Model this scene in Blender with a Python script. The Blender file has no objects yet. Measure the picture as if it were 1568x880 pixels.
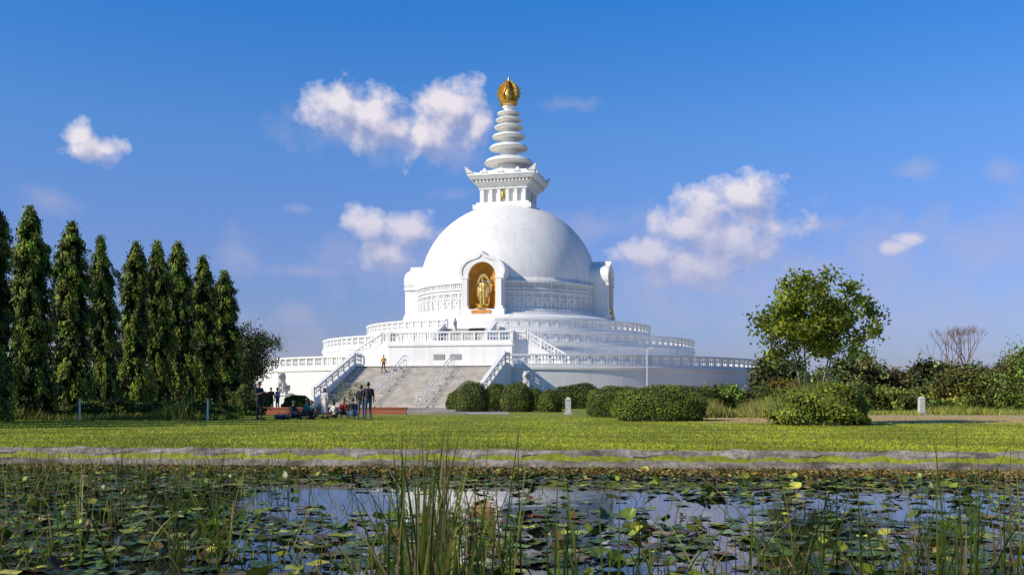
import bpy, bmesh, math, random
import numpy as np
from mathutils import Vector, Matrix
random.seed(7); rng=np.random.default_rng(7)
R=math.radians
scene=bpy.context.scene
F=1524.0; H=1.3
def PX(px,d): return (px-784)/F*d
# ------------------------------------------------------------------ nodes / materials
def newmat(name):
    m=bpy.data.materials.new(name); m.use_nodes=True
    nt=m.node_tree; b=nt.nodes['Principled BSDF']
    return m,nt,b
def noise(nt,scale,detail=5,rough=.55,coord='Object',vec=None,stretch=None):
    n=nt.nodes.new('ShaderNodeTexNoise'); n.inputs['Scale'].default_value=scale
    n.inputs['Detail'].default_value=detail; n.inputs['Roughness'].default_value=rough
    if vec is None:
        if coord=='World':
            g=nt.nodes.new('ShaderNodeNewGeometry'); vec=g.outputs['Position']
        else:
            t=nt.nodes.new('ShaderNodeTexCoord'); vec=t.outputs[coord]
    if stretch:
        mp=nt.nodes.new('ShaderNodeMapping'); mp.inputs['Scale'].default_value=stretch
        nt.links.new(vec,mp.inputs['Vector']); vec=mp.outputs['Vector']
    nt.links.new(vec,n.inputs['Vector'])
    return n.outputs['Fac']
def ramp(nt,fac,stops):
    r=nt.nodes.new('ShaderNodeValToRGB'); e=r.color_ramp.elements
    e[0].position=stops[0][0]; e[0].color=(*stops[0][1],1)
    e[1].position=stops[1][0]; e[1].color=(*stops[1][1],1)
    for p,c in stops[2:]:
        x=e.new(p); x.color=(*c,1)
    nt.links.new(fac,r.inputs['Fac']); return r.outputs['Color']
def mixc(nt,f,a,b,mode='MIX'):
    m=nt.nodes.new('ShaderNodeMix'); m.data_type='RGBA'; m.blend_type=mode
    for sock,v in ((m.inputs[0],f),(m.inputs[6],a),(m.inputs[7],b)):
        if hasattr(v,'node'): nt.links.new(v,sock)
        elif isinstance(v,(int,float)): sock.default_value=v
        else: sock.default_value=(*v,1)
    return m.outputs[2]
def mth(nt,op,a,b=0.0,c=None,clamp=False):
    m=nt.nodes.new('ShaderNodeMath'); m.operation=op; m.use_clamp=clamp
    for i,v in enumerate((a,b) if c is None else (a,b,c)):
        if hasattr(v,'node'): nt.links.new(v,m.inputs[i])
        else: m.inputs[i].default_value=v
    return m.outputs[0]
def bump(nt,b,h,strength=.3,dist=.05):
    n=nt.nodes.new('ShaderNodeBump'); n.inputs['Strength'].default_value=strength; n.inputs['Distance'].default_value=dist
    nt.links.new(h,n.inputs['Height']); nt.links.new(n.outputs['Normal'],b.inputs['Normal'])
def simple(name,c1,c2=None,scale=3,rough=.6,metal=0,bmp=0,coord='Object',stretch=None):
    m,nt,b=newmat(name)
    if c2 is None: c2=tuple(x*.8 for x in c1)
    n=noise(nt,scale,3,coord=coord,stretch=stretch)
    nt.links.new(ramp(nt,n,[(.3,c2),(.7,c1)]),b.inputs['Base Color'])
    b.inputs['Roughness'].default_value=rough; b.inputs['Metallic'].default_value=metal
    if bmp: bump(nt,b,n,bmp,.03)
    return m
def m_white():
    m,nt,b=newmat('white_paint')
    big=noise(nt,.25,4,.6); st=noise(nt,1.0,4,.7,stretch=(1.6,1.6,.12))
    c=ramp(nt,big,[(.25,(.755,.745,.725)),(.6,(.85,.84,.815))])
    s=ramp(nt,st,[(.46,(1,1,1)),(.74,(.80,.785,.755))])
    c=mixc(nt,.7,c,s,'MULTIPLY')
    nt.links.new(c,b.inputs['Base Color']); b.inputs['Roughness'].default_value=.6
    return m
WHITE=m_white()
GREYST=simple('stair_stone',(.60,.56,.50),(.40,.37,.33),1.2,.8,bmp=.1)
GOLD=simple('gilded_metal',(.78,.54,.17),(.50,.31,.07),4,.38,.8,bmp=.2)
GOLDWALL=simple('gold_painted_wall',(.62,.30,.035),(.46,.21,.02),2,.5,.1)
REDP=simple('inscription_panel',(.55,.10,.03),(.75,.4,.05),6,.5)
DARK=simple('dark_panel',(.03,.03,.035),(.02,.02,.02),3,.5)
STONE=simple('pale_stone',(.62,.60,.56),(.42,.40,.37),4,.75,bmp=.2)
STEEL=simple('white_painted_pipe',(.78,.78,.78),(.68,.68,.68),5,.4)
BARK=simple('bark',(.16,.12,.085),(.07,.05,.035),9,.9,bmp=.4)
PBARK=simple('pale_bark',(.32,.26,.20),(.17,.13,.10),9,.9,bmp=.4)
def m_leaf(name,trans=.3,rough=.5,tint=(1.3,1.35,.7)):
    m,nt,b=newmat(name)
    a=nt.nodes.new('ShaderNodeAttribute'); a.attribute_name='Col'
    nt.links.new(a.outputs['Color'],b.inputs['Base Color']); b.inputs['Roughness'].default_value=rough
    b.inputs['Specular IOR Level'].default_value=.25
    if trans>0:
        t=nt.nodes.new('ShaderNodeBsdfTranslucent')
        nt.links.new(mixc(nt,1.0,a.outputs['Color'],tint,'MULTIPLY'),t.inputs['Color'])
        mx=nt.nodes.new('ShaderNodeMixShader'); mx.inputs[0].default_value=trans
        nt.links.new(b.outputs[0],mx.inputs[1]); nt.links.new(t.outputs[0],mx.inputs[2])
        nt.links.new(mx.outputs[0],nt.nodes['Material Output'].inputs['Surface'])
    return m
LEAF=m_leaf('leaf'); OPLEAF=m_leaf('leaf_opaque',0,.6)
PADM=m_leaf('lily_leaf',.0,.35)
# ------------------------------------------------------------------ mesh helpers
def link(ob,parent=None):
    scene.collection.objects.link(ob)
    if parent: ob.parent=parent
    return ob
def empty(name,loc=(0,0,0),rz=0,scale=1):
    e=bpy.data.objects.new(name,None); e.location=loc; e.rotation_euler=(0,0,rz)
    e.scale=(scale,)*3 if isinstance(scale,(int,float)) else scale
    e.empty_display_size=.5
    return link(e)
class MB:
    def __init__(s): s.v=[]; s.f=[]; s.m=[]
    def add(s,vs,fs,m=0):
        o=len(s.v); s.v+= [tuple(x) for x in vs]; s.f+=[[i+o for i in f] for f in fs]; s.m+=[m]*len(fs)
    def hexa(s,p,m=0):
        s.add(p,[(0,3,2,1),(4,5,6,7),(0,1,5,4),(1,2,6,5),(2,3,7,6),(3,0,4,7)],m)
    def box(s,x0,x1,y0,y1,z0,z1,m=0):
        s.hexa([(x0,y0,z0),(x1,y0,z0),(x1,y1,z0),(x0,y1,z0),(x0,y0,z1),(x1,y0,z1),(x1,y1,z1),(x0,y1,z1)],m)
    def frus(s,a0,z0,a1,z1,m=0,cx=0,cy=0):
        s.hexa([(cx-a0,cy-a0,z0),(cx+a0,cy-a0,z0),(cx+a0,cy+a0,z0),(cx-a0,cy+a0,z0),(cx-a1,cy-a1,z1),(cx+a1,cy-a1,z1),(cx+a1,cy+a1,z1),(cx-a1,cy+a1,z1)],m)
    def beam(s,p0,p1,w,h,m=0):   # vertical-ended beam, z = bottom
        p0=Vector(p0);p1=Vector(p1); d=(p1-p0); n=Vector((-d.y,d.x,0)).normalized()*w/2; u=Vector((0,0,h))
        s.hexa([p0-n,p1-n,p1+n,p0+n,p0-n+u,p1-n+u,p1+n+u,p0+n+u],m)
    def arc(s,r0,r1,z0,z1,a0,a1,n=1,m=0):
        for i in range(n):
            t0=a0+(a1-a0)*i/n; t1=a0+(a1-a0)*(i+1)/n
            P=lambda r,t,z:(r*math.sin(t),-r*math.cos(t),z)
            vs=[P(r0,t0,z0),P(r1,t0,z0),P(r1,t1,z0),P(r0,t1,z0),P(r0,t0,z1),P(r1,t0,z1),P(r1,t1,z1),P(r0,t1,z1)]
            fs=[(0,3,2,1),(4,5,6,7),(1,2,6,5),(3,0,4,7)]
            if i==0: fs.append((0,1,5,4))
            if i==n-1: fs.append((2,3,7,6))
            s.add(vs,fs,m)
    def rev(s,prof,n=96,m=0,cx=0,cy=0):
        vs=[]; fs=[]
        for r,z in prof:
            for i in range(n):
                t=2*math.pi*i/n; vs.append((cx+r*math.cos(t),cy+r*math.sin(t),z))
        for j in range(len(prof)-1):
            for i in range(n):
                k=(i+1)%n; fs.append((j*n+i,j*n+k,(j+1)*n+k,(j+1)*n+i))
        s.add(vs,fs,m)
    def tube(s,p0,p1,r0,r1,n=7,m=0):
        p0=Vector(p0);p1=Vector(p1); d=(p1-p0).normalized()
        a=d.orthogonal().normalized(); b=d.cross(a)
        vs=[]
        for p,r in ((p0,r0),(p1,r1)):
            for i in range(n):
                t=2*math.pi*i/n; vs.append(p+a*(r*math.cos(t))+b*(r*math.sin(t)))
        fs=[(i,(i+1)%n,n+(i+1)%n,n+i) for i in range(n)]+[tuple(range(n-1,-1,-1)),tuple(range(n,2*n))]
        s.add(vs,fs,m)
    def caps(s,a,b,ra,rb,n=12,m=0):
        a=Vector(a);b=Vector(b); d=b-a
        if d.length<1e-5: d=Vector((0,0,1e-4)); b=a+d
        d.normalize(); u=d.orthogonal().normalized(); w=d.cross(u)
        rings=[]
        for k in range(1,5): 
            t=-math.pi/2+math.pi/2*k/4; rings.append((a+d*(ra*math.sin(t)),ra*math.cos(t)))
        for k in range(0,4):
            t=math.pi/2*k/4; rings.append((b+d*(rb*math.sin(t)),rb*math.cos(t)))
        vs=[a-d*ra]
        for c,r in rings:
            for i in range(n):
                t=2*math.pi*i/n; vs.append(c+u*(r*math.cos(t))+w*(r*math.sin(t)))
        vs.append(b+d*rb); fs=[]
        for i in range(n): fs.append((0,1+(i+1)%n,1+i))
        for j in range(len(rings)-1):
            for i in range(n):
                k=(i+1)%n; o=1+j*n; fs.append((o+i,o+k,o+n+k,o+n+i))
        o=1+(len(rings)-1)*n; L=len(vs)-1
        for i in range(n): fs.append((o+i,o+(i+1)%n,L))
        s.add(vs,fs,m)
    def mesh(s,name,mats,smooth=False):
        me=bpy.data.meshes.new(name); me.from_pydata(s.v,[],s.f)
        for m in mats: me.materials.append(m)
        me.polygons.foreach_set('material_index',s.m)
        if smooth: 
            me.polygons.foreach_set('use_smooth',[True]*len(s.f))
        me.update(); return me
    def obj(s,name,mats,parent=None,smooth=False,autos=None):
        me=s.mesh(name,mats,smooth)
        if autos is not None:
            bm=bmesh.new(); bm.from_mesh(me)
            for e in bm.edges:
                if len(e.link_faces)==2 and e.calc_face_angle(0)>autos: e.smooth=False
            bm.to_mesh(me); bm.free()
        return link(bpy.data.objects.new(name,me),parent)
def np_mesh(name,V,k,C,mats):
    V=np.asarray(V,dtype=np.float32); n=len(V)//k
    me=bpy.data.meshes.new(name); me.vertices.add(len(V)); me.vertices.foreach_set('co',V.ravel())
    me.loops.add(len(V)); me.loops.foreach_set('vertex_index',np.arange(len(V),dtype=np.int32))
    me.polygons.add(n); me.polygons.foreach_set('loop_start',np.arange(0,n*k,k,dtype=np.int32))
    me.polygons.foreach_set('loop_total',np.full(n,k,dtype=np.int32))
    for m in mats: me.materials.append(m)
    me.update(calc_edges=True)
    at=me.color_attributes.new('Col','FLOAT_COLOR','POINT')
    cc=np.ones((len(V),4),dtype=np.float32); cc[:,:3]=C; at.data.foreach_set('color',cc.ravel())
    return me
def unit(a):
    a=np.atleast_2d(a); return a/np.maximum(np.linalg.norm(a,axis=1,keepdims=True),1e-6)
def leaves(c,axis,L,W,col,nrm=None,jit=.6):
    n=len(c); a=unit(axis)
    ref=rng.normal(size=(n,3)) if nrm is None else unit(nrm)+rng.normal(0,jit,(n,3))
    b=unit(np.cross(a,ref))
    L=np.broadcast_to(np.asarray(L,dtype=float),(n,))[:,None]; W=np.broadcast_to(np.asarray(W,dtype=float),(n,))[:,None]
    V=np.empty((n,4,3)); V[:,0]=c-a*L*.5; V[:,1]=c+b*W*.5-a*L*.06; V[:,2]=c+a*L*.5; V[:,3]=c-b*W*.5-a*L*.06
    C=np.repeat(col[:,None,:],4,axis=1)
    return V.reshape(-1,3),C.reshape(-1,3)
def gcol(n,base,var=.35,hue=.25):
    b=np.array(base)[None,:]*np.exp(rng.normal(0,var,size=(n,1)))
    b=b*np.stack([np.exp(rng.normal(0,hue,n)),np.ones(n),np.exp(rng.normal(0,hue,n))],1)
    return np.clip(b,.003,.6)
# ------------------------------------------------------------------ camera, sun, world
cam=bpy.data.cameras.new('camera'); co=link(bpy.data.objects.new('camera',cam))
co.location=(0,0,H); co.rotation_euler=(R(90),0,0)
cam.sensor_width=36; cam.lens=36*F/1568; cam.shift_y=160/1568; cam.clip_end=9000; cam.clip_start=.1
scene.camera=co
SUNV=Vector((-.76,-.38,.54)).normalized()
sun=bpy.data.lights.new('sun','SUN'); sun.energy=4.8; sun.angle=R(.5); sun.color=(1,.89,.73)
so=link(bpy.data.objects.new('sun',sun)); so.rotation_euler=SUNV.to_track_quat('Z','Y').to_euler()
w=bpy.data.worlds.new('World'); scene.world=w; w.use_nodes=True; nt=w.node_tree
try: w.cycles.sampling_method='NONE'
except Exception as ex: print(ex)
bg=nt.nodes['Background']; bg.inputs['Strength'].default_value=.1
sky=nt.nodes.new('ShaderNodeTexSky'); sky.sky_type='NISHITA'; sky.sun_disc=False
sky.sun_elevation=math.asin(SUNV.z); sky.sun_rotation=math.atan2(SUNV.x,SUNV.y)
sky.dust_density=.6; sky.ozone_density=2.5; sky.air_density=1.0
tc=nt.nodes.new('ShaderNodeTexCoord')
sep=nt.nodes.new('ShaderNodeSeparateXYZ'); nt.links.new(tc.outputs['Generated'],sep.inputs[0])
az=mth(nt,'ARCTAN2',sep.outputs[0],sep.outputs[1]); el=mth(nt,'ARCSINE',sep.outputs[2])
cmb=nt.nodes.new('ShaderNodeCombineXYZ'); nt.links.new(az,cmb.inputs[0]); nt.links.new(el,cmb.inputs[1])
def AE(px,py):
    x=(px-784)/F; z=(600-py)/F; l=math.sqrt(1+x*x+z*z); return math.atan2(x,1),math.asin(z/l)
dense=[(515,162,56,32),(560,180,66,42),(605,198,34,28),(692,172,58,48),(732,188,26,26),(655,208,44,40),
 (124,206,22,20),(150,228,38,21),(562,344,32,28),(622,354,44,30),(590,388,50,26),
 (1140,300,54,32),(1085,318,58,36),(1042,348,46,30),(1108,362,100,56),(1005,388,60,28),(1065,408,90,36),
 (1370,379,22,9),(1396,367,22,10)]
faint=[(80,305,52,20),(368,392,44,40),(456,480,34,26),(456,320,24,9),(872,160,46,13),(1262,345,66,16),(470,415,85,14),
 (925,350,100,28),(695,298,40,12),(1300,425,460,90),(1040,440,210,80),(600,210,150,40),(690,230,60,40),(590,405,110,50),(1520,380,100,60),(300,540,500,60),
 (1398,262,34,16),(1536,260,26,20),(1556,384,44,40),(1400,372,60,26)]
def make_group(name,blobs,B,T,wd,nscale,det):
    g=bpy.data.node_groups.new(name,'ShaderNodeTree')
    g.interface.new_socket('V',in_out='INPUT',socket_type='NodeSocketVector'); g.interface.new_socket('D',in_out='OUTPUT',socket_type='NodeSocketFloat')
    gi=g.nodes.new('NodeGroupInput'); go=g.nodes.new('NodeGroupOutput'); cur=None
    V=gi.outputs[0]
    for (px,py,rx,ry) in blobs:
        a,e=AE(px,py)
        m=g.nodes.new('ShaderNodeVectorMath'); m.operation='MULTIPLY_ADD'; g.links.new(V,m.inputs[0])
        kx,ky=F/rx/1.25,F/ry/1.25
        m.inputs[1].default_value=(kx,ky,0); m.inputs[2].default_value=(-a*kx,-e*ky,0)
        l=g.nodes.new('ShaderNodeVectorMath'); l.operation='LENGTH'; g.links.new(m.outputs[0],l.inputs[0])
        cur=l.outputs['Value'] if cur is None else mth(g,'MINIMUM',cur,l.outputs['Value'])
    n=g.nodes.new('ShaderNodeTexNoise'); n.inputs['Scale'].default_value=nscale; n.inputs['Detail'].default_value=det; n.inputs['Roughness'].default_value=.55
    g.links.new(V,n.inputs['Vector'])
    nn=mth(g,'MULTIPLY',mth(g,'SUBTRACT',n.outputs['Fac'],.5),B)
    d=mth(g,'DIVIDE',mth(g,'SUBTRACT',mth(g,'ADD',mth(g,'SUBTRACT',1.0,mth(g,'MINIMUM',cur,2.0)),nn),T),wd,clamp=False)
    g.links.new(d,go.inputs[0]); return g
G1=make_group('cumulus_density',dense,1.8,.05,.6,40,7); G2=make_group('haze_density',faint,2.6,.1,.9,24,5)
def gr(G,vec):
    n=nt.nodes.new('ShaderNodeGroup'); n.node_tree=G; nt.links.new(vec,n.inputs[0]); return n.outputs[0]
off=nt.nodes.new('ShaderNodeVectorMath'); off.operation='ADD'; nt.links.new(cmb.outputs[0],off.inputs[0]); off.inputs[1].default_value=(-.009,.015,0)
d1=gr(G1,cmb.outputs[0]); d1o=gr(G1,off.outputs[0]); d2=mth(nt,'MAXIMUM',mth(nt,'MINIMUM',gr(G2,cmb.outputs[0]),1.0),0.0)
lit=mth(nt,'ADD',mth(nt,'MULTIPLY',mth(nt,'SUBTRACT',d1,d1o),.62),.45,clamp=True)
dc=mth(nt,'ADD',d1,0.0,clamp=True)
low=mth(nt,'MULTIPLY',mth(nt,'SUBTRACT',el,.105),10.0,clamp=True)
elr=ramp(nt,mth(nt,'MULTIPLY',el,1/1.5708,clamp=True),[(0,(.60,.62,1.05)),(.093,(.68,.80,1.30)),(.16,(.58,.98,1.52)),(.24,(.26,.98,1.75)),(.5,(.22,.65,1.0))])
skyc=mixc(nt,1.0,sky.outputs[0],elr,'MULTIPLY')
haze=mixc(nt,mth(nt,'MULTIPLY',d2,.42),skyc,(4.5,4.6,6.5))
ccol=mixc(nt,lit,(3.3,3.8,6.0),(8.6,8.0,8.5))
ccol=mixc(nt,mth(nt,'ADD',mth(nt,'MULTIPLY',low,.55),.45),(4.3,4.5,6.5),ccol)
al=mth(nt,'MULTIPLY',mth(nt,'POWER',dc,.85),mth(nt,'ADD',mth(nt,'MULTIPLY',low,.2),.74))
fin=mixc(nt,al,haze,ccol)
nt.links.new(fin,bg.inputs['Color'])
scene.view_settings.view_transform='Standard'; scene.view_settings.look='None'; scene.view_settings.exposure=0
# ------------------------------------------------------------------ ground, water, kerb
def yk(x): return 21.7-.085*np.clip(x,-120,120)
def ground():
    xs=[-3000,-600,-200]+list(np.linspace(-120,120,61))+[200,600,3000]
    vs=[];fs=[]
    for x in xs:
        k=float(yk(x))
        prof=[(-3000,0),(-300,0),(-30,0),(1.2,0),(2.6,-1.1),(k-.9,-1.1),(k-.02,-.02),(k+.4,.0),(45,0),(80,0),(150,0),(400,0),(1500,0),(6000,0)]
        vs+=[(x,y,z) for y,z in prof]
    n=14
    for i in range(len(xs)-1):
        for j in range(n-1): fs.append((i*n+j,(i+1)*n+j,(i+1)*n+j+1,i*n+j+1))
    m,nt2,b=newmat('lawn_grass')
    n1=noise(nt2,.35,4,.6,'World'); n2=noise(nt2,9,4,.7,'World'); n3=noise(nt2,2.2,3,.6,'World',stretch=(.35,1.6,1))
    c=ramp(nt2,n1,[(.3,(.19,.235,.012)),(.7,(.29,.32,.02))])
    c2=ramp(nt2,n2,[(.3,(.45,.5,.4)),(.7,(1.35,1.3,1.3))]); c=mixc(nt2,1.0,c,c2,'MULTIPLY')
    c3=ramp(nt2,n3,[(.35,(.75,.8,.7)),(.65,(1.15,1.1,1.1))]); c=mixc(nt2,1.0,c,c3,'MULTIPLY')
    g=nt2.nodes.new('ShaderNodeNewGeometry'); sp=nt2.nodes.new('ShaderNodeSeparateXYZ'); nt2.links.new(g.outputs['Position'],sp.inputs[0])
    fy=mth(nt2,'MULTIPLY',mth(nt2,'SUBTRACT',sp.outputs[1],40.5),.4,clamp=True)
    fx=mth(nt2,'MULTIPLY',mth(nt2,'SUBTRACT',sp.outputs[0],7.0),.3,clamp=True)
    dry=mth(nt2,'MULTIPLY',mth(nt2,'MULTIPLY',fy,fx),mth(nt2,'ADD',n1,.45),clamp=True)
    c=mixc(nt2,dry,c,(.46,.33,.16))
    nt2.links.new(c,b.inputs['Base Color']); b.inputs['Roughness'].default_value=.85
    bump(nt2,b,n2,.6,.04)
    mb=MB(); mb.add(vs,fs); mb.obj('ground',[m])
ground()
m,nt2,b=newmat('pond_water'); b.inputs['Base Color'].default_value=(.012,.016,.014,1); b.inputs['Roughness'].default_value=.03; b.inputs['IOR'].default_value=1.33
b.inputs['Specular IOR Level'].default_value=.75
nz=noise(nt2,2.2,2,.5,'World'); bump(nt2,b,nz,.12,.02)
mb=MB(); mb.add([(-118,2.0,-.4),(118,2.0,-.4),(118,float(yk(118))-.28,-.4),(-118,float(yk(-118))-.28,-.4)],[(0,1,2,3)]); mb.obj('pond_water',[m])
# kerb / bank
m,nt2,b=newmat('weathered_bank')
n1=noise(nt2,1.6,5,.7,'World',stretch=(.6,1,2)); n2=noise(nt2,9,4,.75,'World')
c=ramp(nt2,n1,[(.34,(.07,.062,.045)),(.45,(.22,.195,.16)),(.6,(.40,.36,.31)),(.75,(.52,.47,.42))])
c=mixc(nt2,.9,c,ramp(nt2,n2,[(.3,(.35,.35,.33)),(.65,(1.15,1.1,1.1))]),'MULTIPLY')
g=nt2.nodes.new('ShaderNodeNewGeometry'); sp_=nt2.nodes.new('ShaderNodeSeparateXYZ'); nt2.links.new(g.outputs['Position'],sp_.inputs[0])
wet=mth(nt2,'MULTIPLY',mth(nt2,'ADD',sp_.outputs[2],.42),4.0,clamp=True)
c=mixc(nt2,wet,mixc(nt2,1.0,c,(.40,.36,.28),'MULTIPLY'),c)
nt2.links.new(c,b.inputs['Base Color']); b.inputs['Roughness'].default_value=.9; bump(nt2,b,n2,.9,.05)
xs=np.arange(-60,60,.2); prof=[(.40,-.04),(.32,.03),(.02,.035),(-.06,-.03),(-.09,-.16),(-.22,-.20),(-.30,-.27),(-.55,-.50)]
vs=[];fs=[]
for x in xs:
    for j,(dy,z) in enumerate(prof):
        a=.025*math.sin(x*2.1+j*1.7)+.02*math.sin(x*5.3+j)+random.uniform(-.028,.028)
        vs.append((x,float(yk(x))+dy+a,z+(.8*a if j>1 else a*.2)))
n=len(prof)
for i in range(len(xs)-1):
    for j in range(n-1): fs.append((i*n+j,i*n+j+1,(i+1)*n+j+1,(i+1)*n+j))
mb=MB(); mb.add(vs,fs); mb.obj('pond_kerb',[m])
# ------------------------------------------------------------------ STUPA
CX,CY=-.4,121.0; TH=R(-13.6)
st=empty('white_stupa',(CX,CY,0),TH)
def S(lat,L,z=0):
    v=Matrix.Rotation(TH,3,'Z')@Vector((lat,-L,0)); return (CX+v.x,CY+v.y,z)
def ring_rail(mb,Rr,zf,zt,a0,a1,step=1.25):
    n=max(2,int(Rr*(a1-a0)/step)); seg=max(4,int((a1-a0)/R(2)))
    mb.arc(Rr-.34,Rr+.06,zf+.0,zf+.22,a0,a1,seg); mb.arc(Rr-.36,Rr+.08,zt-.17,zt,a0,a1,seg)
    zm=(zf+.22+zt-.17)/2; mb.arc(Rr-.19,Rr-.09,zm-.05,zm+.05,a0,a1,seg)
    for i in range(n+1):
        a=a0+(a1-a0)*i/n; h=.13/Rr; mb.arc(Rr-.28,Rr-.0,zf+.22,zt-.17,a-h,a+h)
        if i<n:
            for k in (1,2,3):
                b=a+(a1-a0)/n*k/4; h=.04/Rr; mb.arc(Rr-.2,Rr-.08,zf+.22,zt-.17,b-h,b+h)
def st_rail(mb,p0,p1,h=1.1,step=1.2,z0=None):
    p0=Vector(p0);p1=Vector(p1); L=(p1-p0).xy.length; n=max(1,round(L/step)); up=Vector((0,0,1))
    mb.beam(p0,p1,.36,.2); mb.beam(p0+up*(h-.16),p1+up*(h-.16),.38,.16); mb.beam(p0+up*(h*.52-.04),p1+up*(h*.52-.04),.1,.09)
    d=(p1-p0)
    for i in range(n+1):
        q=p0+d*(i/n); w=.26 if i in(0,n) else .2
        t=d.xy.normalized()
        a=Vector((q.x-t.x*w/2,q.y-t.y*w/2,q.z+.02)); c=Vector((q.x+t.x*w/2,q.y+t.y*w/2,q.z+.02))
        mb.beam(a,c,.28,h-.05 + (.12 if i in(0,n) else 0))
        if i<n:
            for k in (1,2,3):
                q2=p0+d*((i+k/4)/n); a=Vector((q2.x-t.x*.04,q2.y-t.y*.04,q2.z+.1)); c=Vector((q2.x+t.x*.04,q2.y+t.y*.04,q2.z+.1)); mb.beam(a,c,.1,h-.2)
pi=math.pi
T1,T2,T3=3.7,6.15,7.95
mb=MB()
mb.rev([(30.0,-.2),(30,3.35),(30.12,3.38),(30.12,3.62),(30.0,3.66),(30.0,T1),(22,T1)],180)
mb.rev([(22.2,T1-.1),(22.2,5.8),(22.32,5.83),(22.32,6.07),(22.2,6.1),(22.2,T2),(17,T2)],160)
mb.rev([(17.1,T2-.1),(17.1,7.6),(17.2,7.63),(17.2,7.87),(17.1,7.9),(17.1,T3),(12,T3)],140)
mb.rev([(13.5,T3-.1),(13.5,8.9),(13.55,9.1),(13.45,9.45),(13.15,9.7),(12.6,9.82),(12.1,9.86),(12.1,10.02),(11.5,10.06),(11.5,10.25),(10.9,10.3)],140)
mb.obj('terraces',[WHITE],st,True,R(35))
mb=MB()
g1=math.asin(7.2/30); g2=math.asin(6.6/22.2); g3=math.asin(2.7/17.1)
ring_rail(mb,29.95,T1,4.8,g1,2*pi-g1); ring_rail(mb,22.15,T2,7.25,g2,2*pi-g2,1.15); ring_rail(mb,17.05,T3,9.05,g3,2*pi-g3,1.1)
mb.obj('terrace_balustrades',[WHITE],st)
mb=MB()
def Lb(lat0,lat1,L0,L1,z0,z1,m=0): mb.box(lat0,lat1,-L1,-L0,z0,z1,m)
Lb(-6.3,6.3,19.0,24.4,T1-.1,T2+.004)
Lb(-6.42,6.42,24.3,24.52,5.82,6.06)
def prism(mb,poly,axis,a0,a1,m=0):
    n=len(poly); vs=[]
    for a in (a0,a1):
        for u,z in poly: vs.append((a,-u,z) if axis=='x' else (u,-a,z))
    fs=[tuple(range(n)),tuple(range(2*n-1,n-1,-1))]+[(i,n+i,n+(i+1)%n,(i+1)%n) for i in range(n)]
    mb.add(vs,fs,m)
for s in (-1,1):
    poly=[(s*6.25,T1-.05),(s*6.25,T2),(s*7.4,T2)]
    ns=14
    for i in range(ns):
        poly+=[(s*(7.4+.3*i),T2-(T2-T1)*(i+1)/ns),(s*(7.4+.3*(i+1)),T2-(T2-T1)*(i+1)/ns)]
    poly+=[(s*11.6,T1-.05)]
    prism(mb,poly,'y',19.3,23.0)
    prism(mb,[(s*6.2,T1-.06),(s*6.2,T2+.05),(s*7.4,T2+.05),(s*11.7,T1+.08),(s*11.7,T1-.06)],'y',22.9,23.25)
mb.obj('entrance_block',[WHITE],st)
mb=MB()
st_rail(mb,(-6.25,-24.2,T2),(6.25,-24.2,T2)); 
for s in (-1,1):
    st_rail(mb,(s*6.15,-23.9,T2),(s*6.15,-23.2,T2),step=.7)
    st_rail(mb,(s*6.4,-23.05,T2+.04),(s*7.4,-23.05,T2+.04),step=1)
    st_rail(mb,(s*7.5,-23.05,T2+.04),(s*11.6,-23.05,T1+.08))
    mb.beam((s*7.2,-29.2,0),(s*7.2,-31.2,0),.5,T1+.1)
    prism(mb,[(31.1,-.1),(31.1,T1+.1),(40.0,.55),(40.4,.5),(40.4,-.1)],'x',s*7.2-.25,s*7.2+.25)
    st_rail(mb,(s*7.2,-29.6,T1+.08),(s*7.2,-31.0,T1+.08),step=1.3)
    st_rail(mb,(s*7.2,-31.2,T1+.05),(s*7.2,-39.9,.55),step=1.25)
    prism(mb,[(17.3,T2-.05),(17.3,8.6),(21.6,6.9),(21.6,T2-.05)],'x',s*2.75-.2,s*2.75+.2)
mb.obj('stair_parapets',[WHITE],st)
def stairs(name,lat,Lt,zt,zb,n,run,mat):
    mb=MB(); poly=[(Lt-1.5,zb-.1),(Lt-1.5,zt)]; poly.append((Lt,zt)); h=(zt-zb)/n
    for i in range(n): poly+=[(Lt+i*run,zt-h*(i+1)),(Lt+(i+1)*run,zt-h*(i+1))]
    poly[-1]=(Lt+n*run,zb); poly.append((Lt+n*run,zb-.1))
    prism(mb,poly,'x',-lat,lat); 
    for i in range(n-1):
        L=Lt+i*run; z=zt-h*i
        mb.box(-lat,lat,-(L+.035),-(L-.05),z-.035,z+.006)
    mb.obj(name,[mat],st)
stairs('main_stairs',6.94,31.0,T1+.003,0,23,.39,GREYST)
stairs('upper_stairs',2.54,17.3,T3+.003,T2,11,.39,GREYST)
mb=MB(); mb.box(-7.4,7.4,-31,-24.5,T1-.3,T1+.008); mb.box(-6.9,6.9,-31,-29,0,T1); mb.obj('stair_landing',[GREYST],st)
mb=MB()
for lat in (-2.3,2.3):
    pts=[(lat,-30.3,T1+.95),(lat,-31,T1+.95),(lat,-40,.95),(lat,-40.8,.95)]
    for dz in (0,-.4):
        for a,b2 in zip(pts[:-1],pts[1:]):
            mb.tube((a[0],a[1],a[2]+dz),(b2[0],b2[1],b2[2]+dz),.035,.035)
    for i in range(7):
        t=i/6; L=31+9*t; z=T1*(1-t); mb.tube((lat,-L,max(z-.15,-.1)),(lat,-L,z+.95),.035,.035)
    for L,z in ((30.3,T1),(40.8,0)): mb.tube((lat,-L,z-.05),(lat,-L,z+.95),.035,.035)
mb.obj('stair_handrails',[STEEL],st,True)
mb=MB()
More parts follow.
